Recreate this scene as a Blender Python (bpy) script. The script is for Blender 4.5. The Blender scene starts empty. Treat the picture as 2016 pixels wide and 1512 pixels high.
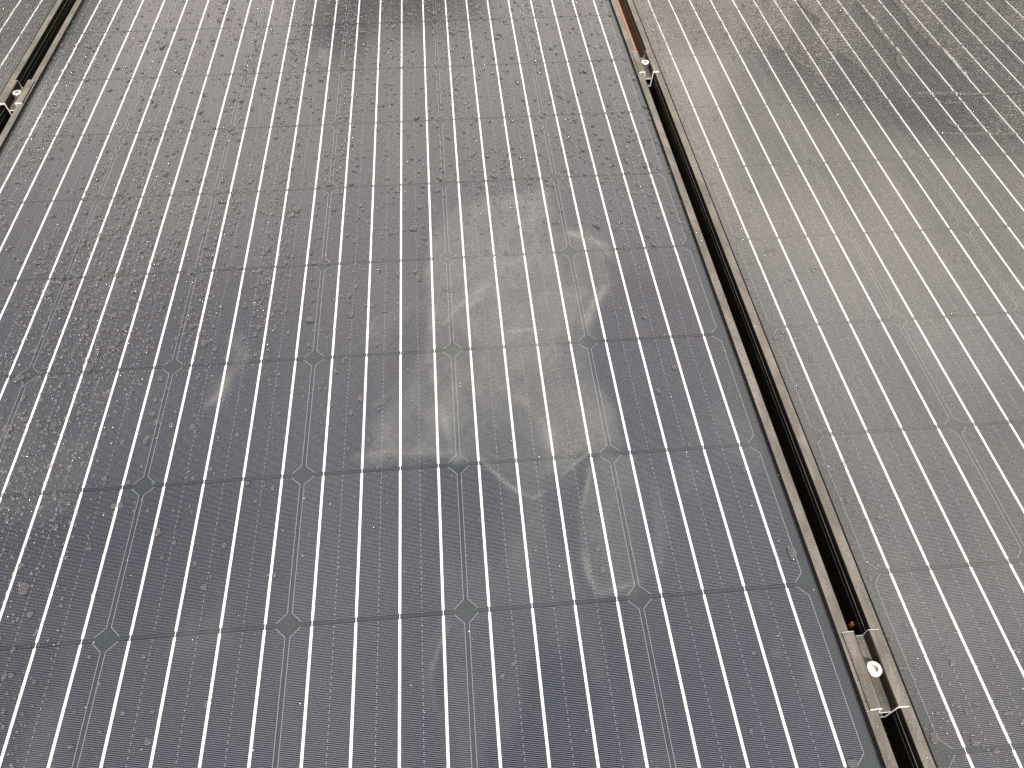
import bpy, math, random
import numpy as np
from mathutils import Matrix, Vector

# ------------------------------------------------------------------ camera, sky, sun, exposure
scene = bpy.context.scene
COL = scene.collection

cam_data = bpy.data.cameras.new("camera")
cam_data.sensor_width = 36.0
cam_data.lens = 36.0 * 1543.8 / 2016.0
cam_data.clip_start = 0.02
cam_data.clip_end = 3000.0
cam = bpy.data.objects.new("camera", cam_data)
COL.objects.link(cam)
R0 = Vector((0.9961727, -0.0870543, 0.0078428))
R1 = Vector((-0.0624815, -0.7719731, -0.6325769))
R2 = Vector((0.0611230, 0.6296658, -0.7744578))
mw = Matrix((R0, -R1, -R2)).transposed().to_4x4()
mw.translation = Vector((0.16928, -0.29173, 0.67964))
cam.matrix_world = mw
scene.camera = cam

SUN_ELEV = math.radians(56)
SUN_AZ = math.radians(179)          # measured clockwise from +Y (north): behind the camera
world = bpy.data.worlds.new("World")
scene.world = world
world.use_nodes = True
wn, wl = world.node_tree.nodes, world.node_tree.links
wn.clear()
w_out = wn.new("ShaderNodeOutputWorld")
w_bg = wn.new("ShaderNodeBackground")
w_bg.inputs["Strength"].default_value = 0.12
sky = wn.new("ShaderNodeTexSky")
sky.sky_type = 'NISHITA'
sky.sun_disc = False
sky.sun_elevation = SUN_ELEV
sky.sun_rotation = SUN_AZ
sky.air_density = 1.0
sky.dust_density = 1.5
w_tc = wn.new("ShaderNodeTexCoord")
w_sep = wn.new("ShaderNodeSeparateXYZ")
wl.new(w_tc.outputs["Generated"], w_sep.inputs[0])
w_h = wn.new("ShaderNodeMath"); w_h.operation = 'ADD'; w_h.inputs[1].default_value = 0.22
wl.new(w_sep.outputs["Z"], w_h.inputs[0])
w_hm = wn.new("ShaderNodeMath"); w_hm.operation = 'MAXIMUM'; w_hm.inputs[1].default_value = 0.05
wl.new(w_h.outputs[0], w_hm.inputs[0])
w_div = wn.new("ShaderNodeVectorMath"); w_div.operation = 'DIVIDE'
wl.new(w_tc.outputs["Generated"], w_div.inputs[0])
w_cmb = wn.new("ShaderNodeCombineXYZ")
wl.new(w_hm.outputs[0], w_cmb.inputs[0]); wl.new(w_hm.outputs[0], w_cmb.inputs[1])
w_cmb.inputs[2].default_value = 1.0
wl.new(w_cmb.outputs[0], w_div.inputs[1])
w_noise = wn.new("ShaderNodeTexNoise")
w_noise.inputs["Scale"].default_value = 1.1
w_noise.inputs["Detail"].default_value = 6.0
w_noise.inputs["Roughness"].default_value = 0.55
wl.new(w_div.outputs[0], w_noise.inputs["Vector"])
w_ramp = wn.new("ShaderNodeValToRGB")
w_ramp.color_ramp.elements[0].position = 0.30
w_ramp.color_ramp.elements[1].position = 0.52
w_cov = wn.new("ShaderNodeMath"); w_cov.operation = 'MULTIPLY_ADD'
wl.new(w_sep.outputs["Z"], w_cov.inputs[0]); w_cov.inputs[1].default_value = -0.22; w_cov.inputs[2].default_value = 0.10
w_sum = wn.new("ShaderNodeMath"); w_sum.operation = 'ADD'
wl.new(w_noise.outputs["Fac"], w_sum.inputs[0]); wl.new(w_cov.outputs[0], w_sum.inputs[1])
wl.new(w_sum.outputs[0], w_ramp.inputs["Fac"])
w_mix = wn.new("ShaderNodeMix"); w_mix.data_type = 'RGBA'
wl.new(w_ramp.outputs["Color"], w_mix.inputs["Factor"])
wl.new(sky.outputs["Color"], w_mix.inputs["A"])
w_mix.inputs["B"].default_value = (16.6, 14.1, 12.3, 1.0)      # sunlit cloud, before the background strength
wl.new(w_mix.outputs["Result"], w_bg.inputs["Color"])
wl.new(w_bg.outputs[0], w_out.inputs["Surface"])

sun_data = bpy.data.lights.new("sun", 'SUN')
sun_data.energy = 4.2
sun_data.angle = math.radians(0.53)
sun_data.color = (1.0, 0.95, 0.88)
sun = bpy.data.objects.new("sun", sun_data)
COL.objects.link(sun)
sd = Vector((math.sin(SUN_AZ) * math.cos(SUN_ELEV), math.cos(SUN_AZ) * math.cos(SUN_ELEV), math.sin(SUN_ELEV)))
sun.rotation_euler = sd.to_track_quat('Z', 'Y').to_euler()
sun.location = (0, -3, 6)

vs = scene.view_settings
vs.view_transform = 'Standard'
vs.look = 'None'
vs.exposure = 0.22
vs.gamma = 1.0
vs.use_curve_mapping = False
scene.cycles.use_denoising = False
scene.cycles.denoiser = 'OPENIMAGEDENOISE'
scene.cycles.denoising_input_passes = 'RGB_ALBEDO_NORMAL'
scene.cycles.use_adaptive_sampling = False
scene.cycles.max_bounces = 5
scene.cycles.diffuse_bounces = 2
scene.cycles.glossy_bounces = 3
scene.cycles.transmission_bounces = 4
scene.cycles.transparent_max_bounces = 12
scene.cycles.caustics_refractive = True
scene.cycles.sample_clamp_indirect = 3.0

random.seed(11)
rng = np.random.default_rng(7)

# ------------------------------------------------------------------ helpers
def link(o, parent=None):
    COL.objects.link(o)
    if parent is not None:
        o.parent = parent
    return o

def tag(o, label=None, cat=None, group=None, kind=None):
    if label: o["label"] = label
    if cat: o["category"] = cat
    if group: o["group"] = group
    if kind: o["kind"] = kind
    return o

def empty(name, loc):
    e = bpy.data.objects.new(name, None)
    e.location = loc
    e.empty_display_size = 0.05
    return link(e)

def mesh(name, verts, faces, mats, smooth=False, fmat=None):
    m = bpy.data.meshes.new(name)
    m.from_pydata([tuple(v) for v in verts], [], [tuple(f) for f in faces])
    for k in (mats if isinstance(mats, (list, tuple)) else [mats]):
        m.materials.append(k)
    if fmat is not None:
        m.polygons.foreach_set("material_index", fmat)
    if smooth:
        m.polygons.foreach_set("use_smooth", [True] * len(m.polygons))
    m.update()
    return m

def obj(name, me, parent=None, loc=(0, 0, 0)):
    o = bpy.data.objects.new(name, me)
    o.location = loc
    return link(o, parent)

def np_mesh(name, V, F, mat, smooth=True):
    """V (n,3), F (m,k) equal-sided faces; fast path for many faces"""
    m = bpy.data.meshes.new(name)
    k = F.shape[1]
    m.vertices.add(len(V)); m.vertices.foreach_set("co", V.astype(np.float32).ravel())
    m.loops.add(F.size); m.loops.foreach_set("vertex_index", F.astype(np.int32).ravel())
    m.polygons.add(len(F))
    m.polygons.foreach_set("loop_start", np.arange(0, F.size, k, dtype=np.int32))
    m.polygons.foreach_set("loop_total", np.full(len(F), k, dtype=np.int32))
    if smooth:
        m.polygons.foreach_set("use_smooth", np.ones(len(F), dtype=bool))
    m.materials.append(mat)
    m.update(calc_edges=True)
    return m

def box_vf(x0, x1, y0, y1, z0, z1):
    v = [(x0, y0, z0), (x1, y0, z0), (x1, y1, z0), (x0, y1, z0), (x0, y0, z1), (x1, y0, z1), (x1, y1, z1), (x0, y1, z1)]
    f = [(0, 3, 2, 1), (4, 5, 6, 7), (0, 1, 5, 4), (1, 2, 6, 5), (2, 3, 7, 6), (3, 0, 4, 7)]
    return v, f

def extrude_profile(prof, y0, y1, segs=1, axis='y'):
    """closed profile [(x,z)] counter-clockwise seen from -y, swept along y"""
    n = len(prof)
    v, f = [], []
    for s in range(segs + 1):
        y = y0 + (y1 - y0) * s / segs
        for (x, z) in prof:
            v.append((x, y, z) if axis == 'y' else (y, x, z))
    for s in range(segs):
        for i in range(n):
            j = (i + 1) % n
            f.append((s * n + i, s * n + j, (s + 1) * n + j, (s + 1) * n + i))
    f.append(tuple(range(n))[::-1]); f.append(tuple(range(segs * n, segs * n + n)))
    return v, f

# value noise, numpy
def vnoise(x, y, seed=0):
    xi, yi = np.floor(x).astype(np.int64), np.floor(y).astype(np.int64)
    xf, yf = x - xi, y - yi
    def h(a, b):
        n = (a * 374761393 + b * 668265263 + seed * 1442695041) & 0xffffffff
        n = ((n ^ (n >> 13)) * 1274126177) & 0xffffffff
        return ((n ^ (n >> 16)) & 0xffff) / 65535.0
    u, v = xf * xf * (3 - 2 * xf), yf * yf * (3 - 2 * yf)
    return (h(xi, yi) * (1 - u) + h(xi + 1, yi) * u) * (1 - v) + (h(xi, yi + 1) * (1 - u) + h(xi + 1, yi + 1) * u) * v

def fbm(x, y, seed=0, oct=4):
    s, a, t = 0, 1.0, 0
    for o in range(oct):
        s = s + a * vnoise(x * 2 ** o, y * 2 ** o, seed + o); t += a; a *= 0.5
    return s / t

def sstep(a, b, x):
    t = np.clip((x - a) / (b - a), 0, 1)
    return t * t * (3 - 2 * t)

def poly_sd(poly, X, Y):
    """signed distance to a polygon, positive inside"""
    d = np.full(X.shape, 1e9); inside = np.zeros(X.shape, bool)
    n = len(poly)
    for i in range(n):
        ax, ay = poly[i]; bx, by = poly[(i + 1) % n]
        ex, ey = bx - ax, by - ay
        t = np.clip(((X - ax) * ex + (Y - ay) * ey) / (ex * ex + ey * ey + 1e-12), 0, 1)
        d = np.minimum(d, np.hypot(X - ax - t * ex, Y - ay - t * ey))
        c = ((ay > Y) != (by > Y)) & (X < (bx - ax) * (Y - ay) / (by - ay + 1e-12) + ax)
        inside ^= c
    return np.where(inside, d, -d)

# ------------------------------------------------------------------ materials
class NT:
    def __init__(self, name):
        self.m = bpy.data.materials.new(name); self.m.use_nodes = True
        self.t = self.m.node_tree; self.t.nodes.clear()
        self.out = self.t.nodes.new("ShaderNodeOutputMaterial")
    def n(self, kind, **kw):
        x = self.t.nodes.new("ShaderNode" + kind)
        for k, v in kw.items(): setattr(x, k, v)
        return x
    def l(self, a, b): self.t.links.new(a, b)
    def setv(self, sock, v):
        if hasattr(v, "is_linked"): self.l(v, sock)
        else: sock.default_value = v
    def math(self, op, a, b=0.0, c=None, clamp=False):
        x = self.n("Math", operation=op); x.use_clamp = clamp
        self.setv(x.inputs[0], a); self.setv(x.inputs[1], b)
        if c is not None: self.setv(x.inputs[2], c)
        return x.outputs[0]
    def mixc(self, f, a, b):
        x = self.n("Mix", data_type='RGBA')
        self.setv(x.inputs["Factor"], f); self.setv(x.inputs["A"], a); self.setv(x.inputs["B"], b)
        return x.outputs["Result"]
    def noise(self, vec, scale, detail=3.0, rough=0.5):
        x = self.n("TexNoise"); x.inputs["Scale"].default_value = scale
        x.inputs["Detail"].default_value = detail; x.inputs["Roughness"].default_value = rough
        self.l(vec, x.inputs["Vector"]); return x.outputs["Fac"]
    def ramp(self, f, p0, p1):
        x = self.n("MapRange"); x.interpolation_type = 'SMOOTHSTEP'
        self.setv(x.inputs["Value"], f); x.inputs["From Min"].default_value = p0; x.inputs["From Max"].default_value = p1
        return x.outputs["Result"]
    def obj(self): return self.n("TexCoord").outputs["Object"]
    def principled(self, **kw):
        p = self.n("BsdfPrincipled")
        for k, v in kw.items(): self.setv(p.inputs[k.replace("_", " ")], v)
        return p
    def finish(self, s):
        self.l(s, self.out.inputs["Surface"]); return self.m

CELL = 0.1560
PITCH = 0.1586
CH = 0.0095

def laminate(p):
    """the clear laminate over everything inside a panel"""
    p.inputs["Coat Weight"].default_value = 1.0
    p.inputs["Coat IOR"].default_value = 1.5
    p.inputs["Coat Roughness"].default_value = 0.13

def mat_cell():
    t = NT("monocrystalline_cell")
    sep = t.n("SeparateXYZ"); t.l(t.obj(), sep.inputs[0])
    x, y = sep.outputs["X"], sep.outputs["Y"]
    ax, ay = t.math('ABSOLUTE', x), t.math('ABSOLUTE', y)
    fp = 0.00142
    fy = t.math('FRACT', t.math('ADD', t.math('DIVIDE', y, fp), 100.3))
    finger = t.math('LESS_THAN', fy, 0.17)
    dx = t.math('SUBTRACT', CELL / 2, ax); dy = t.math('SUBTRACT', CELL / 2, ay)
    dc = t.math('MULTIPLY', t.math('SUBTRACT', CELL - CH, t.math('ADD', ax, ay)), 0.7071)
    d = t.math('MINIMUM', t.math('MINIMUM', dx, dy), dc)
    d2 = t.math('MINIMUM', dx, dc)
    inside = t.math('MULTIPLY', t.math('GREATER_THAN', d2, 0.0011), t.math('GREATER_THAN', dy, 0.0003))
    edge = t.math('MULTIPLY', t.math('MULTIPLY', t.math('GREATER_THAN', d2, 0.0004), t.math('LESS_THAN', d2, 0.0011)), t.math('GREATER_THAN', dy, 0.0008))
    # broken link line half-way between the ribbons
    fx = t.math('FRACT', t.math('ADD', t.math('DIVIDE', x, CELL / 4), 10.0))
    near = t.math('LESS_THAN', t.math('ABSOLUTE', t.math('SUBTRACT', fx, 0.0)), 0.012)
    dash = t.math('LESS_THAN', t.math('FRACT', t.math('ADD', t.math('DIVIDE', y, fp * 4), 50.0)), 0.42)
    link_ = t.math('MULTIPLY', t.math('MULTIPLY', near, dash), t.math('LESS_THAN', ax, 0.06))
    metal = t.math('MULTIPLY', t.math('MAXIMUM', finger, link_), inside)
    rnd = t.n("ObjectInfo").outputs["Random"]
    metal = t.math('MAXIMUM', t.math('MULTIPLY', metal, t.math('ADD', 0.78, t.math('MULTIPLY', rnd, 0.14))), t.math('MULTIPLY', edge, 0.75))
    base = t.mixc(rnd, (0.0055, 0.0065, 0.0110, 1), (0.0080, 0.0080, 0.0105, 1))
    col = t.mixc(metal, base, (0.25, 0.26, 0.28, 1))
    p = t.principled(Base_Color=col, Roughness=0.45)
    p.inputs["Specular IOR Level"].default_value = 0.0
    laminate(p)
    # nitride-coated silicon facets between the fingers
    q = t.principled(Base_Color=(0.004, 0.005, 0.007, 1), Roughness=0.30)
    q.inputs["IOR"].default_value = 3.4
    q.inputs["Thin Film Thickness"].default_value = 79.0
    q.inputs["Thin Film IOR"].default_value = 1.95
    laminate(q)
    mx = t.n("MixShader"); t.setv(mx.inputs[0], t.math('SUBTRACT', 0.26, t.math('MULTIPLY', metal, 0.24)))
    t.l(p.outputs[0], mx.inputs[1]); t.l(q.outputs[0], mx.inputs[2])
    return t.finish(mx.outputs[0])

def mat_simple(name, col, rough=0.5, metal=0.0, var=0.25, scale=40.0, bump=0.0, spec=0.5, coat=False):
    t = NT(name)
    nz = t.noise(t.obj(), scale, 5.0, 0.6)
    c0 = tuple(c * (1 - var) for c in col) + (1,); c1 = tuple(min(1, c * (1 + var)) for c in col) + (1,)
    p = t.principled(Base_Color=t.mixc(nz, c0, c1), Roughness=t.math('ADD', rough - 0.08, t.math('MULTIPLY', nz, 0.16)), Metallic=metal)
    p.inputs["Specular IOR Level"].default_value = spec
    if coat: laminate(p)
    if bump:
        b = t.n("Bump"); b.inputs["Strength"].default_value = bump; b.inputs["Distance"].default_value = 0.001
        t.l(nz, b.inputs["Height"]); t.l(b.outputs[0], p.inputs["Normal"])
    return t.finish(p.outputs[0])

def mat_glass(name, rippled, film_col):
    """textured front glass: clear, Fresnel-reflecting, with dried film (attribute film) and, where wet, relief (attribute ripple)"""
    t = NT(name)
    oc = t.obj()
    film_a = t.n("Attribute", attribute_name="film").outputs["Fac"]
    # the pane's own face is anti-reflection coated; most of the mirror image comes from the laminate under it
    fr = t.n("Fresnel"); fr.inputs["IOR"].default_value = 1.50
    gl = t.n("BsdfGlossy"); gl.inputs["Roughness"].default_value = 0.13
    fac = t.math('MULTIPLY', fr.outputs[0], 0.06)
    if rippled:
        rip_a = t.n("Attribute", attribute_name="ripple").outputs["Fac"]
        mp = t.n("Mapping"); mp.inputs["Scale"].default_value = (0.55, 1.0, 1.0); t.l(oc, mp.inputs["Vector"])
        rid = t.math('ABSOLUTE', t.math('SUBTRACT', t.noise(mp.outputs[0], 150, 2, 0.6), 0.5))
        hgt = t.math('MULTIPLY', rid, rip_a)
        b = t.n("Bump"); b.inputs["Strength"].default_value = 1.0; b.inputs["Distance"].default_value = 0.005
        gl.inputs["Roughness"].default_value = 0.09
        t.l(hgt, b.inputs["Height"])
        t.l(b.outputs[0], fr.inputs["Normal"]); t.l(b.outputs[0], gl.inputs["Normal"])
        fac = t.math('MULTIPLY', fr.outputs[0], t.math('ADD', 0.06, t.math('MULTIPLY', rip_a, 0.65)))
    tr = t.n("BsdfTransparent"); tr.inputs["Color"].default_value = (0.93, 0.95, 0.95, 1)
    m1 = t.n("MixShader"); t.l(fac, m1.inputs[0]); t.l(tr.outputs[0], m1.inputs[1]); t.l(gl.outputs[0], m1.inputs[2])
    n2 = t.noise(oc, 330, 1, 0.6)
    f = t.math('MULTIPLY', film_a, t.math('ADD', 0.55, t.math('MULTIPLY', n2, 0.9)), clamp=True)
    df = t.n("BsdfDiffuse"); df.inputs["Color"].default_value = film_col
    m2 = t.n("MixShader"); t.l(f, m2.inputs[0]); t.l(m1.outputs[0], m2.inputs[1]); t.l(df.outputs[0], m2.inputs[2])
    return t.finish(m2.outputs[0])

def mat_clear():
    t = NT("glass_underside")
    tr = t.n("BsdfTransparent")
    return t.finish(tr.outputs[0])

def mat_water(name, bend, inner_light):
    """standing rain water; a pale diffuse share paints in sunlight focused inside the drops"""
    t = NT(name)
    fr = t.n("Fresnel"); fr.inputs["IOR"].default_value = 1.36
    gl = t.n("BsdfGlossy"); gl.inputs["Roughness"].default_value = 0.05
    rf = t.n("BsdfRefraction"); rf.inputs["IOR"].default_value = 1.33; rf.inputs["Roughness"].default_value = 0.0
    tr = t.n("BsdfTransparent")
    df = t.n("BsdfDiffuse"); df.inputs["Color"].default_value = (0.62, 0.60, 0.56, 1)
    m0 = t.n("MixShader"); m0.inputs[0].default_value = bend; t.l(tr.outputs[0], m0.inputs[1]); t.l(rf.outputs[0], m0.inputs[2])
    m2 = t.n("MixShader"); m2.inputs[0].default_value = inner_light; t.l(m0.outputs[0], m2.inputs[1]); t.l(df.outputs[0], m2.inputs[2])
    m1 = t.n("MixShader"); t.l(fr.outputs[0], m1.inputs[0]); t.l(m2.outputs[0], m1.inputs[1]); t.l(gl.outputs[0], m1.inputs[2])
    return t.finish(m1.outputs[0])

def mat_frame(name, dirt0, dirt1, base, metal):
    """black anodised metal; rain dirt lies on its upward faces"""
    t = NT(name)
    oc = t.obj()
    mp = t.n("Mapping"); mp.inputs["Scale"].default_value = (1, 0.35, 1); t.l(oc, mp.inputs["Vector"])
    n = t.noise(mp.outputs[0], 60, 6, 0.65)
    n2 = t.noise(oc, 420, 3, 0.6)
    g = t.n("NewGeometry"); sp = t.n("SeparateXYZ"); t.l(g.outputs["True Normal"], sp.inputs[0])
    up = t.ramp(sp.outputs["Z"], 0.90, 0.98)
    f = t.math('MULTIPLY', up, t.math('ADD', dirt0, t.math('MULTIPLY', t.ramp(n, 0.35, 0.7), dirt1 - dirt0)))
    spots = t.ramp(n2, 0.60, 0.68)
    f = t.math('MULTIPLY', f, t.math('SUBTRACT', 1.0, t.math('MULTIPLY', spots, 0.25)))
    p = t.principled(Base_Color=t.mixc(f, base, (0.34, 0.322, 0.28, 1)), Roughness=t.math('ADD', 0.28, t.math('MULTIPLY', n, 0.2)), Metallic=metal)
    t.l(t.math('ADD', 0.04, t.math('MULTIPLY', up, 0.3)), p.inputs["Specular IOR Level"])
    b = t.n("Bump"); b.inputs["Strength"].default_value = 0.15; b.inputs["Distance"].default_value = 0.0006
    t.l(n2, b.inputs["Height"]); t.l(b.outputs[0], p.inputs["Normal"])
    return t.finish(p.outputs[0])

def mat_wood():
    t = NT("orange_brown_timber")
    mp = t.n("Mapping"); mp.inputs["Scale"].default_value = (14, 0.8, 14); t.l(t.obj(), mp.inputs["Vector"])
    n = t.noise(mp.outputs[0], 12, 6, 0.6)
    c = t.mixc(n, (0.40, 0.20, 0.11, 1), (0.55, 0.30, 0.185, 1))
    p = t.principled(Base_Color=c, Roughness=0.7)
    return t.finish(p.outputs[0])

M_CELL = mat_cell()
M_RIBBON = mat_simple("tinned_ribbon", (0.84, 0.84, 0.83), 0.42, 0.15, 0.12, 300, coat=True)
M_BACK = mat_simple("black_backsheet", (0.030, 0.037, 0.045), 0.6, 0.0, 0.2, 60, spec=0.0, coat=True)
M_GLASS = mat_glass("front_glass", False, (0.45, 0.47, 0.425, 1))
M_GLASS_WET = mat_glass("rippled_front_glass", True, (0.475, 0.465, 0.42, 1))
M_UNDER = mat_clear()
M_WATER = mat_water("fine_rain_beads", 0.55, 0.085)
M_WATER_BIG = mat_water("rain_drop_water", 0.85, 0.06)
M_FRAME = mat_frame("black_anodised_frame", 0.24, 0.46, (0.008, 0.0078, 0.0075, 1), 0.0)
M_SEAL = mat_simple("black_sealant", (0.006, 0.006, 0.006), 0.8, 0.0, 0.3, 200, spec=0.1)
M_ALU = mat_frame("dirty_dark_aluminium", 0.22, 0.55, (0.030, 0.027, 0.024, 1), 0.3)
M_CUT = mat_simple("bare_cut_aluminium", (0.78, 0.77, 0.74), 0.45, 0.3, 0.1, 300)
M_STEEL = mat_simple("stainless_steel", (0.80, 0.79, 0.78), 0.28, 0.85, 0.08, 250)
M_RAIL = mat_simple("dark_mounting_rail", (0.03, 0.028, 0.026), 0.5, 0.4, 0.3, 90)
M_WOOD = mat_wood()
M_SHADE_TIMBER = mat_simple("shade_darkened_timber", (0.05, 0.022, 0.013), 0.8, 0.0, 0.4, 25)  # timber colour darkened to paint in the shade below the panels
M_HEADSIDE = mat_simple("knurled_steel_side", (0.30, 0.28, 0.26), 0.5, 0.8, 0.3, 600)
M_CLIP = mat_simple("orange_plastic", (0.75, 0.27, 0.02), 0.45, 0.0, 0.1, 80)

# ------------------------------------------------------------------ setting: ground
def ground():
    t = NT("rough_lawn")
    oc = t.obj()
    c = t.mixc(t.ramp(t.noise(oc, 0.6, 6, 0.6), 0.3, 0.7), (0.035, 0.055, 0.018, 1), (0.085, 0.085, 0.04, 1))
    c = t.mixc(t.noise(oc, 30, 4, 0.7), c, (0.05, 0.07, 0.02, 1))
    p = t.principled(Base_Color=c, Roughness=0.9)
    m = t.finish(p.outputs[0])
    n = 60
    xs = np.sinh(np.linspace(-5.5, 5.5, n)) * 6.5
    X, Y = np.meshgrid(xs, xs)
    Z = -0.86 + 0.05 * (fbm(X * 0.3, Y * 0.3, 5) - 0.5) * np.clip(np.hypot(X, Y) / 4 - 0.8, 0, 1)
    V = np.stack([X, Y, Z], -1).reshape(-1, 3)
    I = np.arange(n * n).reshape(n, n)
    F = np.stack([I[:-1, :-1], I[:-1, 1:], I[1:, 1:], I[1:, :-1]], -1).reshape(-1, 4)
    o = obj("ground", np_mesh("ground", V, F, m))
    tag(o, kind="structure")
ground()

# ------------------------------------------------------------------ support: timber beams on posts, mounting rails
Z_TOP = 0.0034                        # top of the panel frames
Z_FB = Z_TOP - 0.030                  # underside of the frames
Z_RB = Z_FB - 0.040                   # underside of the mounting rails
RAIL_Y = (-0.083, 0.934)
GAP_R = (0.4965, 0.5155)
GAP_L = (-0.5205, -0.4965)
beam_spots = [(-0.535, "beside the left-hand gap"), (0.53, "beneath the right-hand gap")]
for bx, where in beam_spots:
    root = empty("timber_support", (bx, 0.45, -0.86))
    tag(root, "timber beam on two posts carrying the rails, " + where, "beam", "timber supports under the panels")
    v, f = box_vf(-0.045, 0.045, -1.15, 1.15, Z_RB - 0.10 + 0.86, Z_RB + 0.86)
    obj("beam", mesh("beam", v, f, M_SHADE_TIMBER), root)
    for py in (-0.95, 0.95):
        v, f = box_vf(-0.04, 0.04, py - 0.04, py + 0.04, -0.02, Z_RB - 0.10 + 0.86)
        obj("post", mesh("post", v, f, M_SHADE_TIMBER), root)
v, f = box_vf(0.500, 0.560, 0.972, 1.50, Z_RB, Z_FB - 0.0015)
tag(obj("timber_batten", mesh("timber_batten", v, f, M_WOOD)),
    "sunlit orange timber batten deep in the gap above the upper right clamp", "batten")

def rail(y, label):
    prof = [(-0.019, 0), (0.019, 0), (0.019, 0.040), (0.0055, 0.040), (0.0055, 0.030), (-0.0055, 0.030), (-0.0055, 0.040), (-0.019, 0.040)]
    v, f = extrude_profile(prof, -1.6, 1.6, 1, axis='x')
    o = obj("mounting_rail", mesh("mounting_rail", v, f, M_RAIL), None, (0, y, Z_RB))
    tag(o, label, "rail", "mounting rails under the panels")
rail(RAIL_Y[0], "dark mounting rail under the panels at the near clamp")
rail(RAIL_Y[1], "dark mounting rail under the panels at the two far clamps")

# ------------------------------------------------------------------ solar panels
PW, PL = 0.993, 1.640
Y0 = -2 * PITCH                       # first row line of the middle panel
def cell_mesh():
    h = CELL / 2; c = CH
    o2 = [(-h + c, -h), (h - c, -h), (h, -h + c), (h, h - c), (h - c, h), (-h + c, h), (-h, h - c), (-h, -h + c)]
    v = [(x, y, 0) for x, y in o2] + [(x, y, -0.0001) for x, y in o2]
    f = [tuple(range(8))] + [(i + 8, (i + 1) % 8 + 8, (i + 1) % 8, i) for i in range(8)]
    return mesh("cell", v, f, [M_CELL, M_SEAL], fmat=[0] + [1] * 8)
def ribbon_mesh():
    w, h = 0.00118, CELL / 2
    v, f = [], []
    def add(x0, x1, y0, y1, z0, z1):
        a, b = box_vf(x0, x1, y0, y1, z0, z1); k = len(v)
        v.extend(a); f.extend([tuple(i + k for i in q) for q in b])
    add(-w, w, -h + 0.0014, h - 0.0014, 0.00004, 0.00026)
    add(-0.0003, 0.0003, h - 0.0014, h + PITCH - CELL + 0.0014, -0.00006, 0.00012)
    return mesh("busbar", v, f, M_RIBBON)
CELL_ME, RIB_ME = cell_mesh(), ribbon_mesh()

def frame_profile(side):
    """outer side at x=0, panel interior towards +x; z relative to the frame top"""
    L = 0.0108
    p = [(0, -0.030), (0, -0.0160), (-0.0005, -0.0155), (-0.0005, -0.0150), (0, -0.0150), (0, -0.0090), (-0.0005, -0.0085), (-0.0005, -0.0080), (0, -0.0080),
         (0, -0.0008), (0.0008, 0), (L - 0.0005, 0), (L, -0.0006),
         (L, -0.0046), (0.0018, -0.0046), (0.0018, -0.0285), (0.026, -0.0285), (0.026, -0.030)]
    return [(x * side, z) for x, z in p]

FILM = {
 'central': [(0.136,0.457),(0.143,0.505),(0.155,0.561),(0.211,0.594),(0.304,0.600),(0.304,0.534),(0.341,0.510),(0.363,0.488),(0.364,0.453),(0.353,0.412),(0.328,0.360),(0.311,0.304),(0.310,0.262),(0.327,0.221),(0.332,0.173),(0.315,0.164),(0.284,0.157),(0.259,0.131),(0.236,0.111),(0.216,0.117),(0.188,0.156),(0.160,0.164),(0.131,0.176),(0.105,0.169),(0.063,0.172),(0.070,0.221),(0.105,0.267),(0.129,0.311),(0.137,0.376)],
 'tab': [(0.287,0.144),(0.311,0.158),(0.336,0.150),(0.337,0.092),(0.327,0.027),(0.315,0.008),(0.277,0.007),(0.272,0.042),(0.277,0.097)],
 'drip': [(0.199,0.117),(0.241,0.112),(0.231,0.051),(0.219,0.001),(0.211,0.002),(0.206,0.053)],
 'wing': [(0.062,0.356),(0.072,0.377),(0.105,0.385),(0.127,0.394),(0.129,0.383),(0.099,0.370),(0.074,0.355),(0.077,0.343),(0.067,0.341)],
 'left_smear': [(-0.096,0.365),(-0.085,0.360),(-0.079,0.328),(-0.083,0.283),(-0.090,0.255),(-0.102,0.263),(-0.102,0.314)],
 'upper_smear': [(-0.040,1.028),(-0.027,1.022),(-0.020,0.967),(-0.038,0.960)],
 'low_drip': [(0.135,-0.011),(0.141,-0.014),(0.130,-0.038),(0.124,-0.055),(0.127,-0.077),(0.130,-0.089),(0.125,-0.087),(0.121,-0.059),(0.126,-0.033)],
 'right_smear': [(0.345,0.086),(0.361,0.114),(0.365,0.084),(0.351,0.057)],
}
BLUE = [(0.368,0.448),(0.401,0.431),(0.441,0.405),(0.460,0.350),(0.456,0.285),(0.449,0.211),(0.394,0.168),(0.341,0.179),(0.325,0.228),(0.311,0.269),(0.317,0.312),(0.331,0.360),(0.354,0.402)]
WET_TOP = [(0.545,0.994),(0.633,0.920),(0.737,0.759),(0.862,0.668),(1.002,0.606),(1.35,0.60),(1.6,1.4),(0.50,1.4)]

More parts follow.
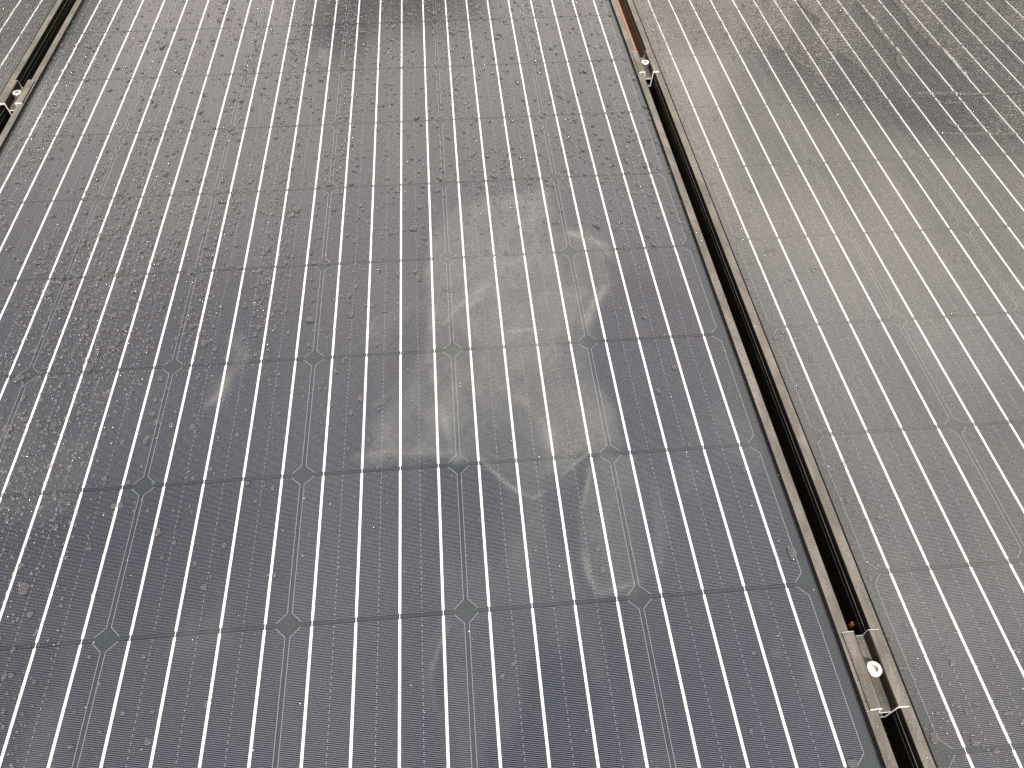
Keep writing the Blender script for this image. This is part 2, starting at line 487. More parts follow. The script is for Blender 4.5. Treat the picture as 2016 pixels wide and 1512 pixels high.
STROKES = [
 ([(0.171,0.179),(0.188,0.153),(0.207,0.128),(0.231,0.110),(0.249,0.120),(0.266,0.140),(0.289,0.157),(0.309,0.164)], 0.0017, 0.09),
 ([(0.324,0.509),(0.346,0.499),(0.364,0.483),(0.366,0.448),(0.355,0.411),(0.334,0.377),(0.317,0.340),(0.307,0.297)], 0.0065, 0.07),
 ([(0.062,0.352),(0.070,0.374),(0.099,0.385),(0.129,0.395)], 0.003, 0.05),
 ([(0.073,0.241),(0.100,0.272),(0.127,0.299),(0.135,0.326)], 0.005, 0.05),
 ([(0.291,0.141),(0.279,0.097),(0.274,0.053),(0.274,0.021),(0.280,0.006),(0.298,0.008),(0.317,0.014)], 0.0022, 0.06),
 ([(0.139,0.515),(0.134,0.447),(0.137,0.376),(0.132,0.311),(0.140,0.250),(0.148,0.201),(0.160,0.164)], 0.0045, 0.05),
 ([(0.142,-0.011),(0.130,-0.036),(0.124,-0.057),(0.127,-0.077),(0.132,-0.090)], 0.0022, 0.04),
 ([(0.202,0.354),(0.225,0.339),(0.261,0.340),(0.281,0.307)], 0.003, 0.04),
 ([(0.186,0.389),(0.207,0.423),(0.235,0.458),(0.275,0.470)], 0.006, 0.05),
 ([(0.207,0.259),(0.233,0.235),(0.254,0.199),(0.258,0.166)], 0.006, 0.05),
 ([(0.148,0.358),(0.173,0.390),(0.207,0.423)], 0.003, 0.04),
 ([(0.012,0.320),(0.041,0.326),(0.070,0.348)], 0.004, 0.02),
 ([(0.053,0.176),(0.089,0.180),(0.126,0.173),(0.158,0.174)], 0.004, 0.03),
 ([(0.349,0.146),(0.353,0.103),(0.350,0.063),(0.338,0.026)], 0.006, 0.025),
 ([(0.424,-0.011),(0.431,-0.036),(0.427,-0.063)], 0.004, 0.02),
 ([(0.453,-0.056),(0.457,-0.070),(0.446,-0.091)], 0.006, 0.02),
 ([(-0.110,0.256),(-0.096,0.276),(-0.086,0.328),(-0.087,0.360)], 0.005, 0.05),
]

def stroke_dist(pts, X, Y):
    d = np.full(X.shape, 1e9)
    for i in range(len(pts) - 1):
        ax, ay = pts[i]; bx, by = pts[i + 1]
        ex, ey = bx - ax, by - ay
        t = np.clip(((X - ax) * ex + (Y - ay) * ey) / (ex * ex + ey * ey + 1e-12), 0, 1)
        d = np.minimum(d, np.hypot(X - ax - t * ex, Y - ay - t * ey))
    return d

def film_main(X, Y):
    wx = X + 0.022 * (fbm(X * 22, Y * 22, 3, 5) - 0.5); wy = Y + 0.028 * (fbm(X * 20, Y * 16, 9, 5) - 0.5)
    f = 0.007 + 0.020 * sstep(0.12, 0.75, Y + 0.12 * (0.3 - X) + 0.25 * (fbm(X * 5, Y * 2.5, 21) - 0.5)) * (1 - 0.5 * sstep(0.85, 1.1, Y))
    streak = fbm(X * 34, Y * 3.0, 41)
    f += 0.016 * sstep(0.5, 0.75, streak) * sstep(0.25, 0.7, Y)
    amp = {'central': 0.085, 'tab': 0.050, 'drip': 0.030, 'wing': 0.03, 'left_smear': 0.045, 'upper_smear': 0.09, 'low_drip': 0.02, 'right_smear': 0.025}
    soft = {'central': 0.011, 'tab': 0.006, 'drip': 0.012}
    q = fbm(X * 16 + 3 * fbm(X * 7, Y * 7, 2), Y * 10 + 3 * fbm(X * 7, Y * 7, 12), 77, 5)
    mott = 0.55 + 0.95 * sstep(0.25, 0.75, q)
    mott = mott * (0.7 + 0.6 * fbm(X * 70, Y * 45, 78, 3)) * (0.85 + 0.3 * fbm(X * 150 + Y * 40, Y * 20, 79, 2))
    for k, poly in FILM.items():
        s = poly_sd(poly, wx, wy); w = soft.get(k, 0.008)
        f = f + amp[k] * sstep(-w, w, s) * mott
    ux = X + 0.006 * (fbm(X * 30, Y * 30, 103) - 0.5); uy = Y + 0.006 * (fbm(X * 30, Y * 30, 109) - 0.5)
    for pts, w, a in STROKES:
        d = stroke_dist(pts, ux, uy)
        f = f + 1.3 * a * np.exp(-(d / w) ** 2) * (0.1 + 1.5 * sstep(0.3, 0.7, fbm(X * 28, Y * 28, 8)))
    f = f * (1 - 0.85 * sstep(-0.010, 0.016, poly_sd(BLUE, wx, wy)))
    # loose wipe marks and small dried spots
    f = f + 0.030 * sstep(0.60, 0.74, fbm(X * 13, Y * 6, 141, 4)) * sstep(0.66, 0.3, Y)
    return np.clip(f, 0, 1)

def film_right(X, Y):
    n = fbm(X * 4, Y * 3, 31); n2 = fbm(X * 18, Y * 12, 35)
    wet = sstep(-0.05, 0.10, poly_sd(WET_TOP, X + 0.05 * (n - 0.5), Y + 0.06 * (n2 - 0.5)))
    f = 0.10 + 0.07 * sstep(0.1, 0.6, Y) + 0.06 * (n - 0.5) + 0.05 * (n2 - 0.5) + 0.05 * (fbm(X * 34, Y * 5, 36) - 0.5)
    f = f * (1 - 0.66 * wet) - 0.03 * sstep(0.60, 0.54, X) * sstep(0.9, 0.2, Y)
    f = f * (1 - 0.6 * sstep(-0.02, -0.14, Y - 0.3 * (X - 0.56)))
    return np.clip(f, 0.012, 1)

def rip_right(X, Y):
    n = fbm(X * 9, Y * 6, 51); n2 = fbm(X * 26, Y * 9, 55)
    wet = sstep(-0.06, 0.12, poly_sd(WET_TOP, X + 0.08 * (n - 0.5), Y + 0.10 * (n2 - 0.5)))
    side = sstep(0.59, 0.545, X + 0.03 * (n2 - 0.5)) * 0.5
    return np.clip(wet * (0.3 + 1.0 * n) + side * (0.3 + n2) + 0.05, 0, 1)

def film_left(X, Y):
    return 0.05 + 0.04 * fbm(X * 8, Y * 8, 61)

def make_glass(cx, cy, film, ripple, step, gmat):
    x0, x1 = -PW / 2 + 0.0106, PW / 2 - 0.0106
    y0, y1 = -PL / 2 + 0.0106, PL / 2 - 0.0106
    nx, ny = int((x1 - x0) / step), int((y1 - y0) / step)
    X, Y = np.meshgrid(np.linspace(x0, x1, nx), np.linspace(y0, y1, ny))
    n = nx * ny
    V = np.concatenate([np.stack([X, Y, np.full_like(X, 0.0019)], -1).reshape(-1, 3),
                        np.array([(x0, y0, 0.0006), (x1, y0, 0.0006), (x1, y1, 0.0006), (x0, y1, 0.0006)])])
    I = np.arange(n).reshape(ny, nx)
    F = np.stack([I[:-1, :-1], I[:-1, 1:], I[1:, 1:], I[1:, :-1]], -1).reshape(-1, 4)
    c = [I[0, 0], I[0, -1], I[-1, -1], I[-1, 0]]
    side = [(n + i, n + (i + 1) % 4, c[(i + 1) % 4], c[i]) for i in range(4)]
    F = np.concatenate([F, np.array(side), np.array([(n + 3, n + 2, n + 1, n)])])
    m = np_mesh("glass", V, F, gmat, smooth=False)
    m.materials.append(M_UNDER)
    mi = np.zeros(len(F), np.int32); mi[-1] = 1
    m.polygons.foreach_set("material_index", mi)
    for nm, fn in (("film", film), ("ripple", ripple))[:1 if gmat is M_GLASS else 2]:
        a = m.attributes.new(nm, 'FLOAT', 'POINT')
        val = np.zeros(n + 4, np.float32)
        val[:n] = fn(X + cx, Y + cy).ravel()
        a.data.foreach_set("value", val)
    return m

def make_panel(cx, dy, label, film, ripple, step, cols=range(6)):
    cy = Y0 + 5 * PITCH + dy
    root = empty("solar_panel", (cx, cy, 0))
    tag(root, label, "solar panel", "solar panels in a row")
    # frame members: long sides run the full length, short sides butt between them
    for s in (-1, 1):
        prof = [(s * PW / 2 + x, z + Z_TOP) for x, z in frame_profile(-s)]
        if s == -1: prof = prof[::-1]
        v, f = extrude_profile(prof, -PL / 2, PL / 2)
        obj("frame_member", mesh("frame_member", v, f, M_FRAME), root)
    for s in (-1, 1):
        prof = [(s * PL / 2 + x, z + Z_TOP) for x, z in frame_profile(-s)]
        if s == -1: prof = prof[::-1]
        v, f = extrude_profile(prof, -PW / 2 + 0.0112, PW / 2 - 0.0112, 1, axis='x')
        obj("frame_member", mesh("frame_member", v, f, M_FRAME), root)
    # sealant lines along the lip
    for s in (-1, 1):
        xa = s * (PW / 2 - 0.0108)
        v, f = box_vf(min(xa, xa - s * 0.0016), max(xa, xa - s * 0.0016), -PL / 2 + 0.012, PL / 2 - 0.012, 0.0019, 0.0027)
        obj("sealant_line", mesh("sealant_line", v, f, M_SEAL), root)
    v, f = box_vf(-PW / 2 + 0.0030, PW / 2 - 0.0030, -PL / 2 + 0.0030, PL / 2 - 0.0030, -0.0012, -0.00012)
    obj("backsheet", mesh("backsheet", v, f, M_BACK), root)
    for r in range(10):
        for c in cols:
            x = (c - 2.5) * PITCH; y = (r - 4.5) * PITCH
            co = obj("cell", CELL_ME, root, (x, y, 0))
            for k in range(4):
                obj("busbar", RIB_ME, co, ((k - 1.5) * CELL / 4, 0, 0))
    obj("glass", make_glass(cx, cy, film, ripple, step, M_GLASS if ripple is zero else M_GLASS_WET), root)
    return root

zero = lambda X, Y: np.full(X.shape, 0.02)
RX = GAP_R[1] + PW / 2
LX = GAP_L[0] - PW / 2
make_panel(0.0, 0.0, "middle solar panel with pale wiped smears, droplets and clamps on both sides", film_main, zero, 0.0026)
make_panel(RX, 0.006, "right solar panel covered by a thin grey water film, rippled at its top", film_right, rip_right, 0.005)
make_panel(LX, 0.004, "left solar panel showing only its wet corner beyond the left gap", film_left, lambda X, Y: np.full(X.shape, 0.35), 0.012, cols=range(3, 6))

# ------------------------------------------------------------------ clamps
def make_clamp(x, y, width, label):
    root = empty("panel_clamp", (x, y, Z_TOP))
    tag(root, label, "clamp", "clamps holding the panels")
    h = 0.033
    g = width / 2 - 0.0015               # outer half-width of the channel walls
    fl = g + 0.0088                      # flange reach
    tw = 0.0016
    prof = [(-fl, 0.0006), (-fl + 0.002, 0.0001), (-g, 0.0001), (-g + 0.0018, -0.0245), (g - 0.0018, -0.0245), (g, 0.0001),
            (fl - 0.002, 0.0001), (fl, 0.0006), (fl, 0.0018), (fl - 0.002, 0.0024), (g - 0.0006, 0.0030), (g - tw, 0.0024),
            (g - tw, -0.0095), (-g + tw, -0.0095), (-g + tw, 0.0024), (-g + 0.0006, 0.0030), (-fl + 0.002, 0.0024), (-fl, 0.0018)]
    v, f = extrude_profile(prof, -h, h)
    # split the solid lower block into an open box: the void between web and bottom
    n = len(prof)
    fm = [0] * len(f)
    fm[-1] = 0; fm[-2] = 0
    me = mesh("channel", v, f[:-2], [M_ALU, M_CUT])
    ch = obj("channel", me, root)
    # cut ends: flange, wall and web sections, thin plates 0.3 mm thick at each end
    segs = [[(-fl, 0.0006), (-fl + 0.002, 0.0001), (-g, 0.0001), (-g + tw, 0.0024), (-g + 0.0006, 0.0030), (-fl + 0.002, 0.0024), (-fl, 0.0018)],
            [(-g, 0.0001), (-g + 0.0018, -0.0245), (-g + 0.0018 + tw, -0.0245), (-g + tw, 0.0024)],
            [(-g + tw, -0.0113), (g - tw, -0.0113), (g - tw, -0.0095), (-g + tw, -0.0095)],
            [(-g + 0.0018 + tw, -0.0245), (g - 0.0018 - tw, -0.0245), (g - 0.0018 - tw, -0.0231), (-g + 0.0018 + tw, -0.0231)],
            [(g - 0.0018, -0.0245), (g, 0.0001), (g - tw, 0.0024), (g - 0.0018 - tw, -0.0245)],
            [(g, 0.0001), (fl - 0.002, 0.0001), (fl, 0.0006), (fl, 0.0018), (fl - 0.002, 0.0024), (g - 0.0006, 0.0030), (g - tw, 0.0024)]]
    for e in (-1, 1):
        vv, ff = [], []
        for s in segs:
            a, b = extrude_profile(s, e * h, e * (h + 0.0003)); k = len(vv)
            vv += a; ff += [tuple(i + k for i in q) for q in b]
        obj("cut_end", mesh("cut_end", vv, ff, M_CUT), ch)
    # socket-head bolt
    bolt = empty("bolt", (0, 0, -0.0095)); bolt.parent = root
    R, H, N = 0.0070, 0.0110, 40
    v, f = [], []
    rings = [(R * 0.96, 0.0), (R, 0.0006), (R, H - 0.0008), (R - 0.0008, H)]
    for r, z in rings:
        for i in range(N):
            a = 2 * math.pi * i / N; v.append((r * math.cos(a), r * math.sin(a), z))
    for k in range(len(rings) - 1):
        for i in range(N):
            j = (i + 1) % N; f.append((k * N + i, k * N + j, (k + 1) * N + j, (k + 1) * N + i))
    hx = 0.0034
    base = len(v)
    def hexpt(a):
        q = (a % (math.pi / 3)) - math.pi / 6
        return hx * math.cos(math.pi / 6) / math.cos(q)
    for z in (H, H - 0.0030):
        for i in range(N):
            a = 2 * math.pi * i / N; r = hexpt(a); v.append((r * math.cos(a), r * math.sin(a), z))
    top = (len(rings) - 1) * N
    for i in range(N):
        j = (i + 1) % N
        f.append((top + i, top + j, base + j, base + i))
    head = obj("bolt_head", mesh("bolt_head", v, f, [M_STEEL, M_HEADSIDE], fmat=[1 if i < 2 * N else 0 for i in range(len(f))]), bolt)
    sv = [v[base + i] for i in range(2 * N)]
    sf = [(i, (i + 1) % N, N + (i + 1) % N, N + i) for i in range(N)] + [tuple(range(N, 2 * N))]
    obj("hex_socket", mesh("hex_socket", sv, sf, [M_HEADSIDE, M_STEEL], fmat=[0] * N + [1]), bolt)
    return root
make_clamp((GAP_R[0] + GAP_R[1]) / 2, RAIL_Y[0], GAP_R[1] - GAP_R[0], "near metal clamp with bright socket bolt, at the lower right gap")
make_clamp((GAP_R[0] + GAP_R[1]) / 2, RAIL_Y[1], GAP_R[1] - GAP_R[0], "far metal clamp with small bolt in the right gap, below the orange batten")
make_clamp(-0.5065, RAIL_Y[1] - 0.020, 0.021, "metal clamp with small bolt in the left gap at the picture's left edge")

v, f = box_vf(-0.0022, 0.0, -0.0018, 0.0018, -0.0290, -0.0235)
tag(obj("cable_clip", mesh("cable_clip", v, f, M_CLIP), None, (GAP_R[1] - 0.0007, -0.0335, Z_TOP)),
    "tiny orange plastic clip inside the gap just above the near clamp", "clip")

# ------------------------------------------------------------------ rain water
def dome_template(n, rings):
    """unit dome: radius 1, height 1; returns verts (k,3), tri faces"""
    v, f = [], []
    for r in range(rings):
        a = (math.pi / 2) * r / rings
        for i in range(n):
            t = 2 * math.pi * i / n
            v.append((math.cos(a) * math.cos(t), math.cos(a) * math.sin(t), math.sin(a)))
    v.append((0, 0, 1))
    for r in range(rings - 1):
        for i in range(n):
            j = (i + 1) % n
            f.append((r * n + i, r * n + j, (r + 1) * n + j)); f.append((r * n + i, (r + 1) * n + j, (r + 1) * n + i))
    for i in range(n):
        f.append(((rings - 1) * n + i, (rings - 1) * n + (i + 1) % n, len(v) - 1))
    return np.array(v), np.array(f)

def drops(px, py, r, z, hgt, stretch, n, rings, irregular=0.12):
    T, F = dome_template(n, rings)
    k = len(px)
    ang = np.arctan2(T[:, 1], T[:, 0])
    ph = rng.random((k, 3)) * 6.283
    am = rng.random((k, 3)) * irregular
    w = 1 + am[:, :1] * np.sin(ang[None] * 2 + ph[:, :1]) + am[:, 1:2] * np.sin(ang[None] * 3 + ph[:, 1:2]) + 0.6 * am[:, 2:3] * np.sin(ang[None] * 5 + ph[:, 2:3])
    X = px[:, None] + r[:, None] * w * T[None, :, 0]
    Y = py[:, None] + (r * stretch)[:, None] * w * T[None, :, 1]
    Z = z + (r * hgt)[:, None] * T[None, :, 2]
    V = np.stack([X, Y, Z], -1).reshape(-1, 3)
    FF = (F[None] + (np.arange(k) * len(T))[:, None, None]).reshape(-1, 3)
    return V, FF

def scatter(n, x0, x1, y0, y1, dens):
    x = rng.uniform(x0, x1, n); y = rng.uniform(y0, y1, n)
    k = rng.random(n) < dens(x, y)
    return x[k], y[k]

def join(parts):
    V, F, o = [], [], 0
    for v, f in parts:
        V.append(v); F.append(f + o); o += len(v)
    return np.concatenate(V), np.concatenate(F)

ZG = 0.00192
def region_main(x, y):
    """how much rain still stands: much at the upper left, little at the lower right"""
    t = y + 0.55 * (0.10 - x) + 0.30 * (fbm(x * 4, y * 3, 91) - 0.5)
    d = sstep(0.10, 0.62, t)
    d = np.maximum(d, 0.75 * sstep(0.02, -0.10, y) * sstep(-0.05, -0.20, x))
    wiped = np.zeros_like(x)
    for k in ('central', 'tab'):
        wiped = np.maximum(wiped, sstep(-0.01, 0.01, poly_sd(FILM[k], x, y)))
    blue = sstep(-0.01, 0.01, poly_sd(BLUE, x, y))
    return d * (1 - 0.55 * wiped * sstep(0.60, 0.40, y)) * (1 - 0.85 * blue)
def streaks(x, y):
    return sstep(0.46, 0.66, fbm(x * 30 + 1.5 * fbm(x * 6, y * 5, 4), y * 2.2, 17, 3))

parts = []
W2, YB, YT = PW / 2 - 0.0125, Y0 - 0.01, Y0 + 10 * PITCH + 0.01
# fine mist of beads in downhill streaks
x, y = scatter(90000, -W2, W2, -0.25, YT, lambda x, y: region_main(x, y) * (0.03 + 0.55 * streaks(x, y)))
r = 0.00045 + 0.0006 * rng.random(len(x)) ** 2
parts.append(drops(x, y, r, ZG, 0.55, np.ones(len(x)), 6, 2, 0.05))
# small beads
x, y = scatter(36000, -W2, W2, -0.25, YT, lambda x, y: region_main(x, y) * (0.06 + 0.6 * streaks(x, y)) + 0.006)
r = 0.0009 + 0.0009 * rng.random(len(x)) ** 2
parts.append(drops(x, y, r, ZG, 0.45, 0.9 + 0.4 * rng.random(len(x)), 9, 3, 0.10))
V, F = join(parts)
tag(obj("water_beads", np_mesh("water_beads", V, F, M_WATER)),
    "mist of fine water beads in downhill streaks on the middle panel", "water beads", kind="stuff")
parts = []
# separate round drops
x, y = scatter(13000, -W2, W2, -0.25, YT, lambda x, y: region_main(x, y) * (0.25 + 0.45 * streaks(x, y)) + 0.008)
r = 0.0014 + 0.0018 * rng.random(len(x)) ** 2.2
parts.append(drops(x, y, r, ZG, 0.38, 0.9 + 0.5 * rng.random(len(x)), 14, 4, 0.08))
# big flat ones
x, y = scatter(420, -W2, W2, -0.25, YT, lambda x, y: region_main(x, y) * 0.6 + 0.10)
r = 0.0026 + 0.0026 * rng.random(len(x)) ** 2
parts.append(drops(x, y, r, ZG, 0.22, 0.6 + 0.9 * rng.random(len(x)), 20, 5, 0.22))
V, F = join(parts)
tag(obj("water_drops", np_mesh("water_drops", V, F, M_WATER_BIG)),
    "separate round rain drops standing on the middle panel's glass", "water drops", kind="stuff")

# pale specks: white grains stand in for glints on the beads, plus some dust
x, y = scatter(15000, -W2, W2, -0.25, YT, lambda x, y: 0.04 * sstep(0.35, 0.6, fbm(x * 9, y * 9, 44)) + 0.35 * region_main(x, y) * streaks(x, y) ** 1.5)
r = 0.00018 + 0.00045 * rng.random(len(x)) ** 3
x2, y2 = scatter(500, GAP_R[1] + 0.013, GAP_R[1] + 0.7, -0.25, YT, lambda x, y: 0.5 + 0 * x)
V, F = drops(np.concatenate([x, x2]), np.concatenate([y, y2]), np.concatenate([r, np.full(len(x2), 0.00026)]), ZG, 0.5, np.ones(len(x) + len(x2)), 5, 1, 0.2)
M_GLINT_DUST = mat_simple("pale_glint_and_dust", (0.78, 0.77, 0.74), 0.7, 0.0, 0.1, 100)
tag(obj("glint_dust_specks", np_mesh("glint_dust_specks", V, F, M_GLINT_DUST)), "pale specks standing in for water glints, and dust, scattered over the glass", "grains", kind="stuff")

# right panel: beads along its left frame, dense rippled wet area at the top, crawling rivulets
parts = []
xr0, xr1 = GAP_R[1] + 0.0125, GAP_R[1] + PW - 0.0125
def reg_right(x, y):
    wet = sstep(-0.08, 0.10, poly_sd(WET_TOP, x, y))
    side = sstep(0.60, 0.535, x + 0.05 * (fbm(x * 20, y * 12, 3) - 0.5)) * (0.35 + 0.65 * fbm(x * 10, y * 8, 13))
    low = sstep(-0.06, -0.16, y - 0.3 * (x - 0.56))
    return np.clip(wet * 0.5 * fbm(x * 12, y * 8, 23) + side + low * 0.6, 0, 1)
x, y = scatter(60000, xr0, xr1, -0.25, YT, lambda x, y: reg_right(x, y) * 0.55 + 0.004)
r = 0.0005 + 0.0009 * rng.random(len(x)) ** 2
parts.append(drops(x, y, r, ZG, 0.35, 0.6 + 0.5 * rng.random(len(x)), 7, 2, 0.2))
x, y = scatter(15000, xr0, xr1, -0.25, YT, lambda x, y: reg_right(x, y) * 0.45 + 0.004)
r = 0.0014 + 0.0026 * rng.random(len(x)) ** 2.5
parts.append(drops(x, y, r, ZG, 0.22, 0.45 + 0.7 * rng.random(len(x)), 16, 3, 0.25))
V, F = join(parts)
tag(obj("water_drops", np_mesh("water_drops", V, F, M_WATER_BIG)),
    "flat water beads and ripples on the right panel's glass", "water drops", kind="stuff")

parts = []
xl0, xl1 = GAP_L[0] - 0.30, GAP_L[0] - 0.0125
x, y = scatter(9000, xl0, xl1, 0.7, YT, lambda x, y: 0.3 + 0.6 * fbm(x * 14, y * 10, 71))
r = 0.0007 + 0.0022 * rng.random(len(x)) ** 3
parts.append(drops(x, y, r, ZG, 0.32, 0.6 + 0.6 * rng.random(len(x)), 10, 3, 0.2))
V, F = join(parts)
tag(obj("water_drops", np_mesh("water_drops", V, F, M_WATER_BIG)),
    "crowded rain drops on the left panel's corner", "water drops", kind="stuff")

# drops on the frame lips and clamps
parts = []
for xa, xb in ((GAP_R[0] - 0.0100, GAP_R[0] - 0.0008), (GAP_R[1] + 0.0008, GAP_R[1] + 0.0100), (GAP_L[0] - 0.0100, GAP_L[0] - 0.0008), (GAP_L[1] + 0.0008, GAP_L[1] + 0.0100)):
    x, y = scatter(1300, xa, xb, -0.25, YT, lambda x, y: 0.15 + 0.85 * sstep(0.4, 0.6, fbm(x * 30, y * 14, 19)))
    r = 0.0004 + 0.0012 * rng.random(len(x)) ** 2.5
    r = np.minimum(r, np.minimum(x - xa, xb - x) + 0.0005)
    parts.append(drops(x, y, r, Z_TOP + 0.00003, 0.35, 0.8 + 0.8 * rng.random(len(x)), 9, 3, 0.15))
for cxx, cyy in (((GAP_R[0] + GAP_R[1]) / 2, RAIL_Y[0]), ((GAP_R[0] + GAP_R[1]) / 2, RAIL_Y[1])):
    for sx in (-1, 1):
        x, y = scatter(260, cxx + sx * 0.0125 - 0.0034, cxx + sx * 0.0125 + 0.0034, cyy - 0.032, cyy + 0.032, lambda x, y: 0.9 + 0 * x)
        r = 0.0003 + 0.0007 * rng.random(len(x)) ** 2.5
        parts.append(drops(x, y, r, Z_TOP + 0.0025, 0.4, 0.9 + 0.5 * rng.random(len(x)), 8, 3, 0.15))
    x, y = scatter(160, cxx - 0.005, cxx + 0.005, cyy - 0.031, cyy + 0.031, lambda x, y: (np.abs(y - cyy) > 0.008) * 1.0)
    parts.append(drops(x, y, 0.0003 + 0.0006 * rng.random(len(x)) ** 2, Z_TOP - 0.0095, 0.4, np.ones(len(x)), 8, 3, 0.15))
V, F = join(parts)
tag(obj("water_drops", np_mesh("water_drops", V, F, M_WATER)),
    "small rain drops along the grey frame edges beside the gaps", "water drops", kind="stuff")

RIV = [
 ([(0.945,1.137),(0.954,1.096),(0.949,1.052),(0.945,1.011),(0.946,0.974),(0.949,0.948),(0.949,0.930),(0.937,0.918),(0.932,0.890),(0.938,0.873),(0.942,0.861)], 0.0050, "long wavering rivulet running down the right panel, left of the two longest"),
 ([(1.018,1.160),(1.018,1.091),(1.022,1.071),(1.013,1.034),(1.013,0.996),(1.020,0.964),(1.031,0.942),(1.031,0.912),(1.033,0.878),(1.030,0.850)], 0.0052, "long wavering rivulet running down the right panel, right of the two longest"),
 ([(0.846,0.957),(0.855,0.920),(0.866,0.890),(0.868,0.862),(0.876,0.842)], 0.0036, "short rivulet on the right panel left of the two long ones"),
 ([(0.733,0.985),(0.749,0.962),(0.758,0.948),(0.769,0.914),(0.786,0.892)], 0.0026, "faint short rivulet on the right panel nearest the gap"),
 ([(0.842,1.160),(0.837,1.114),(0.846,1.085),(0.852,1.060)], 0.0045, "rivulet at the top of the right panel running out of the picture"),
 ([(0.922,0.809),(0.974,0.807),(1.014,0.800),(1.048,0.800)], 0.0040, "uppermost thin water line lying across the right panel"),
 ([(0.942,0.787),(0.963,0.777),(0.994,0.777)], 0.0034, "second short water line lying across the right panel"),
 ([(0.941,0.738),(0.940,0.726),(0.947,0.715),(0.964,0.712),(0.991,0.710)], 0.0034, "curved water line lying across the right panel below the short one"),
 ([(0.902,0.704),(0.916,0.700),(0.936,0.694),(0.970,0.691),(1.039,0.687)], 0.0038, "lowest long water line lying across the right panel"),
]
def rivulet(pts, width, label):
    P = [Vector((a, b, 0)) for a, b in pts]
    path = []
    for i in range(len(P) - 1):
        L = (P[i + 1] - P[i]).length; k = max(2, int(L / 0.003))
        for j in range(k): path.append(P[i].lerp(P[i + 1], j / k))
    path.append(P[-1])
    n = len(path); S = 6
    V, F = [], []
    for i, p in enumerate(path):
        d = (path[min(i + 1, n - 1)] - path[max(i - 1, 0)]).normalized()
        nrm = Vector((-d.y, d.x, 0))
        e = min(1, i / 4 + 0.1, (n - 1 - i) / 4 + 0.1)
        q = float(fbm(np.array([p.x * 160]), np.array([p.y * 160]), 3)[0])
        wob = (float(fbm(np.array([p.x * 90]), np.array([p.y * 90]), 8)[0]) - 0.5) * width * 1.8
        w = width * 0.8 * e * (0.35 + 1.2 * q)
        for s in range(S + 1):
            a = math.pi * s / S
            o = p + nrm * (wob + w * math.cos(a))
            V.append((o.x, o.y, ZG + 0.00004 + w * 0.75 * math.sin(a)))
    for i in range(n - 1):
        for s in range(S):
            a = i * (S + 1) + s
            F.append((a, a + 1, a + S + 2, a + S + 1))
    o = obj("rivulet", np_mesh("rivulet", np.array(V), np.array(F), M_WATER_BIG))
    tag(o, label, "rivulet", "water rivulets on the right panel")
for a in RIV: rivulet(*a)

# ------------------------------------------------------------------ trees beyond the panels (they darken the glass by reflection)
def leaf_material():
    t = NT("leaf_green")
    rnd = t.n("Attribute", attribute_name="tint").outputs["Fac"]
    c = t.mixc(rnd, (0.030, 0.050, 0.012, 1), (0.095, 0.120, 0.030, 1))
    p = t.principled(Base_Color=c, Roughness=0.6)
    return t.finish(p.outputs[0])
M_LEAF = leaf_material()
M_BARK = mat_simple("bark", (0.09, 0.065, 0.045), 0.9, 0.0, 0.4, 12, 0.5)

def tube(path, radii, n=8):
    V, F = [], []
    for i, p in enumerate(path):
        d = (path[min(i + 1, len(path) - 1)] - path[max(i - 1, 0)]).normalized()
        a = d.orthogonal().normalized(); b = d.cross(a)
        for k in range(n):
            t = 2 * math.pi * k / n
            V.append(p + (a * math.cos(t) + b * math.sin(t)) * radii[i])
    for i in range(len(path) - 1):
        for k in range(n):
            j = (k + 1) % n
            F.append((i * n + k, i * n + j, (i + 1) * n + j, (i + 1) * n + k))
    return V, F

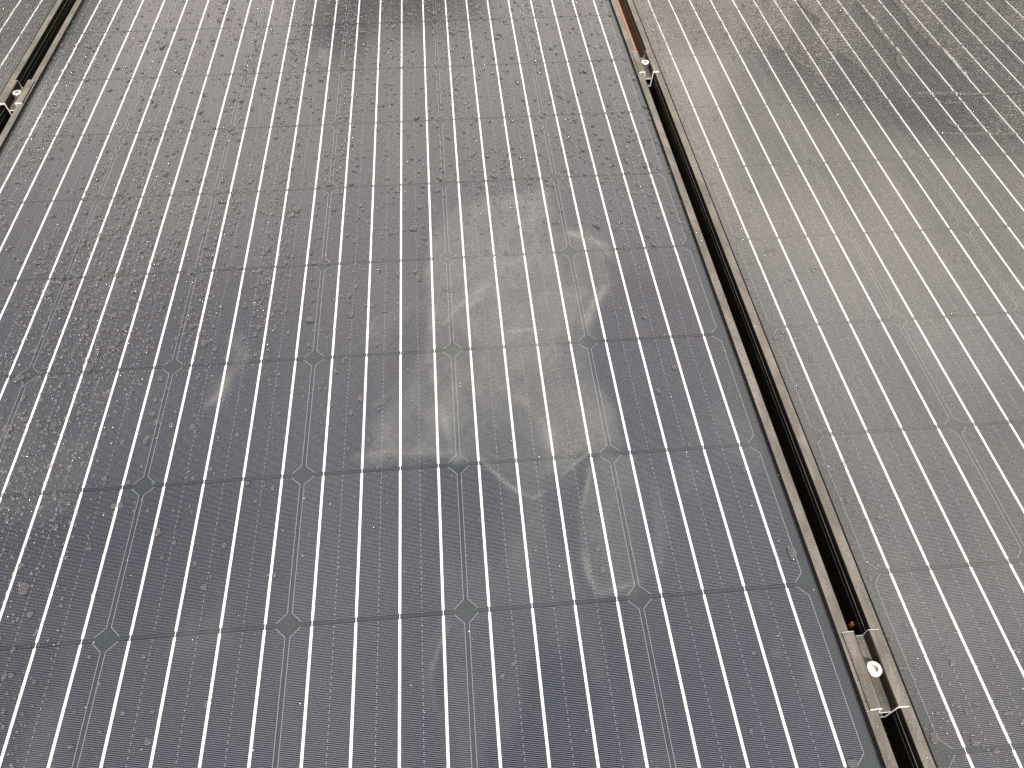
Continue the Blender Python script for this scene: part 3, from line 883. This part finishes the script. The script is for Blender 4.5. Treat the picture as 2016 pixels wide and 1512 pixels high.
def make_tree(loc, height, spread, seed, label):
    R = random.Random(seed); g = np.random.default_rng(seed)
    root = empty("leafy_tree", loc)
    tag(root, label, "tree", "trees beyond the panels")
    V, F = [], []
    def add(path, radii):
        v, f = tube(path, radii); k = len(V); V.extend(v); F.extend([tuple(i + k for i in q) for q in f])
    th = height * 0.42
    trunk = [Vector((0.05 * height * math.sin(i * 1.1) * 0.25, 0.02 * height * math.cos(i), th * i / 5 - 0.05)) for i in range(6)]
    add(trunk, [height * 0.028 * (1 - 0.11 * i) for i in range(6)])
    clumps = []
    for k in range(13):
        a = k * 2.4 + R.random(); up = 0.35 + 0.62 * R.random()
        rr = spread * (0.25 + 0.6 * R.random()) * math.sqrt(max(0.15, 1 - ((up - 0.62) / 0.42) ** 2))
        tip = Vector((rr * math.cos(a), rr * math.sin(a), height * up))
        st = trunk[min(5, 2 + k % 4)]
        mid = st.lerp(tip, 0.5) + Vector((0, 0, -0.04 * height))
        add([st, mid, tip], [height * 0.010, height * 0.006, height * 0.002])
        clumps.append((tip, spread * (0.32 + 0.22 * R.random())))
    obj("trunk", mesh("trunk", V, F, M_BARK, smooth=True), root)
    nl = 5200
    pick = g.integers(0, len(clumps), nl)
    C = np.array([c[0] for c in clumps])[pick]; CR = np.array([c[1] for c in clumps])[pick]
    d = g.normal(size=(nl, 3)); d /= np.linalg.norm(d, axis=1, keepdims=True)
    pos = C + d * (CR * g.random(nl) ** 0.45)[:, None] * np.array([1, 1, 0.75])
    pos[:, 2] = np.minimum(pos[:, 2], height)
    u = g.normal(size=(nl, 3)); u /= np.linalg.norm(u, axis=1, keepdims=True)
    w = np.cross(u, g.normal(size=(nl, 3))); w /= np.linalg.norm(w, axis=1, keepdims=True)
    s = height * (0.012 + 0.014 * g.random(nl))[:, None]
    Q = np.stack([pos - u * s * 1.5, pos + w * s * 0.8, pos + u * s * 1.5, pos - w * s * 0.8], 1).reshape(-1, 3)
    me = np_mesh("crown", Q, np.arange(nl * 4).reshape(-1, 4), M_LEAF, smooth=False)
    at = me.attributes.new("tint", 'FLOAT', 'POINT'); at.data.foreach_set("value", np.repeat(g.random(nl), 4).astype(np.float32))
    obj("crown", me, root)

def polar(az, dist): return (0.2 + dist * math.sin(math.radians(az)), -0.3 + dist * math.cos(math.radians(az)), -0.88)
for az, dist, h, sp, seed, lab in [
    (-3.5, 15, 7.8, 2.0, 1, "slim leafy tree mirrored as the dark patch at top centre"),
    (33, 16, 10.4, 3.6, 2, "broad leafy tree mirrored as the dark patch at top right"),
    (42, 18, 11.2, 3.4, 3, "leafy tree mirrored in the far top right corner"),
    (-21, 15, 5.9, 1.8, 4, "leafy tree mirrored faintly at the top left"),
    (-31, 14, 6.4, 2.4, 5, "leafy tree mirrored green in the left panel's corner"),
    (14, 19, 7.4, 2.5, 6, "low leafy tree beyond the panels right of centre")]:
    make_tree(polar(az, dist), h, sp, seed, lab)
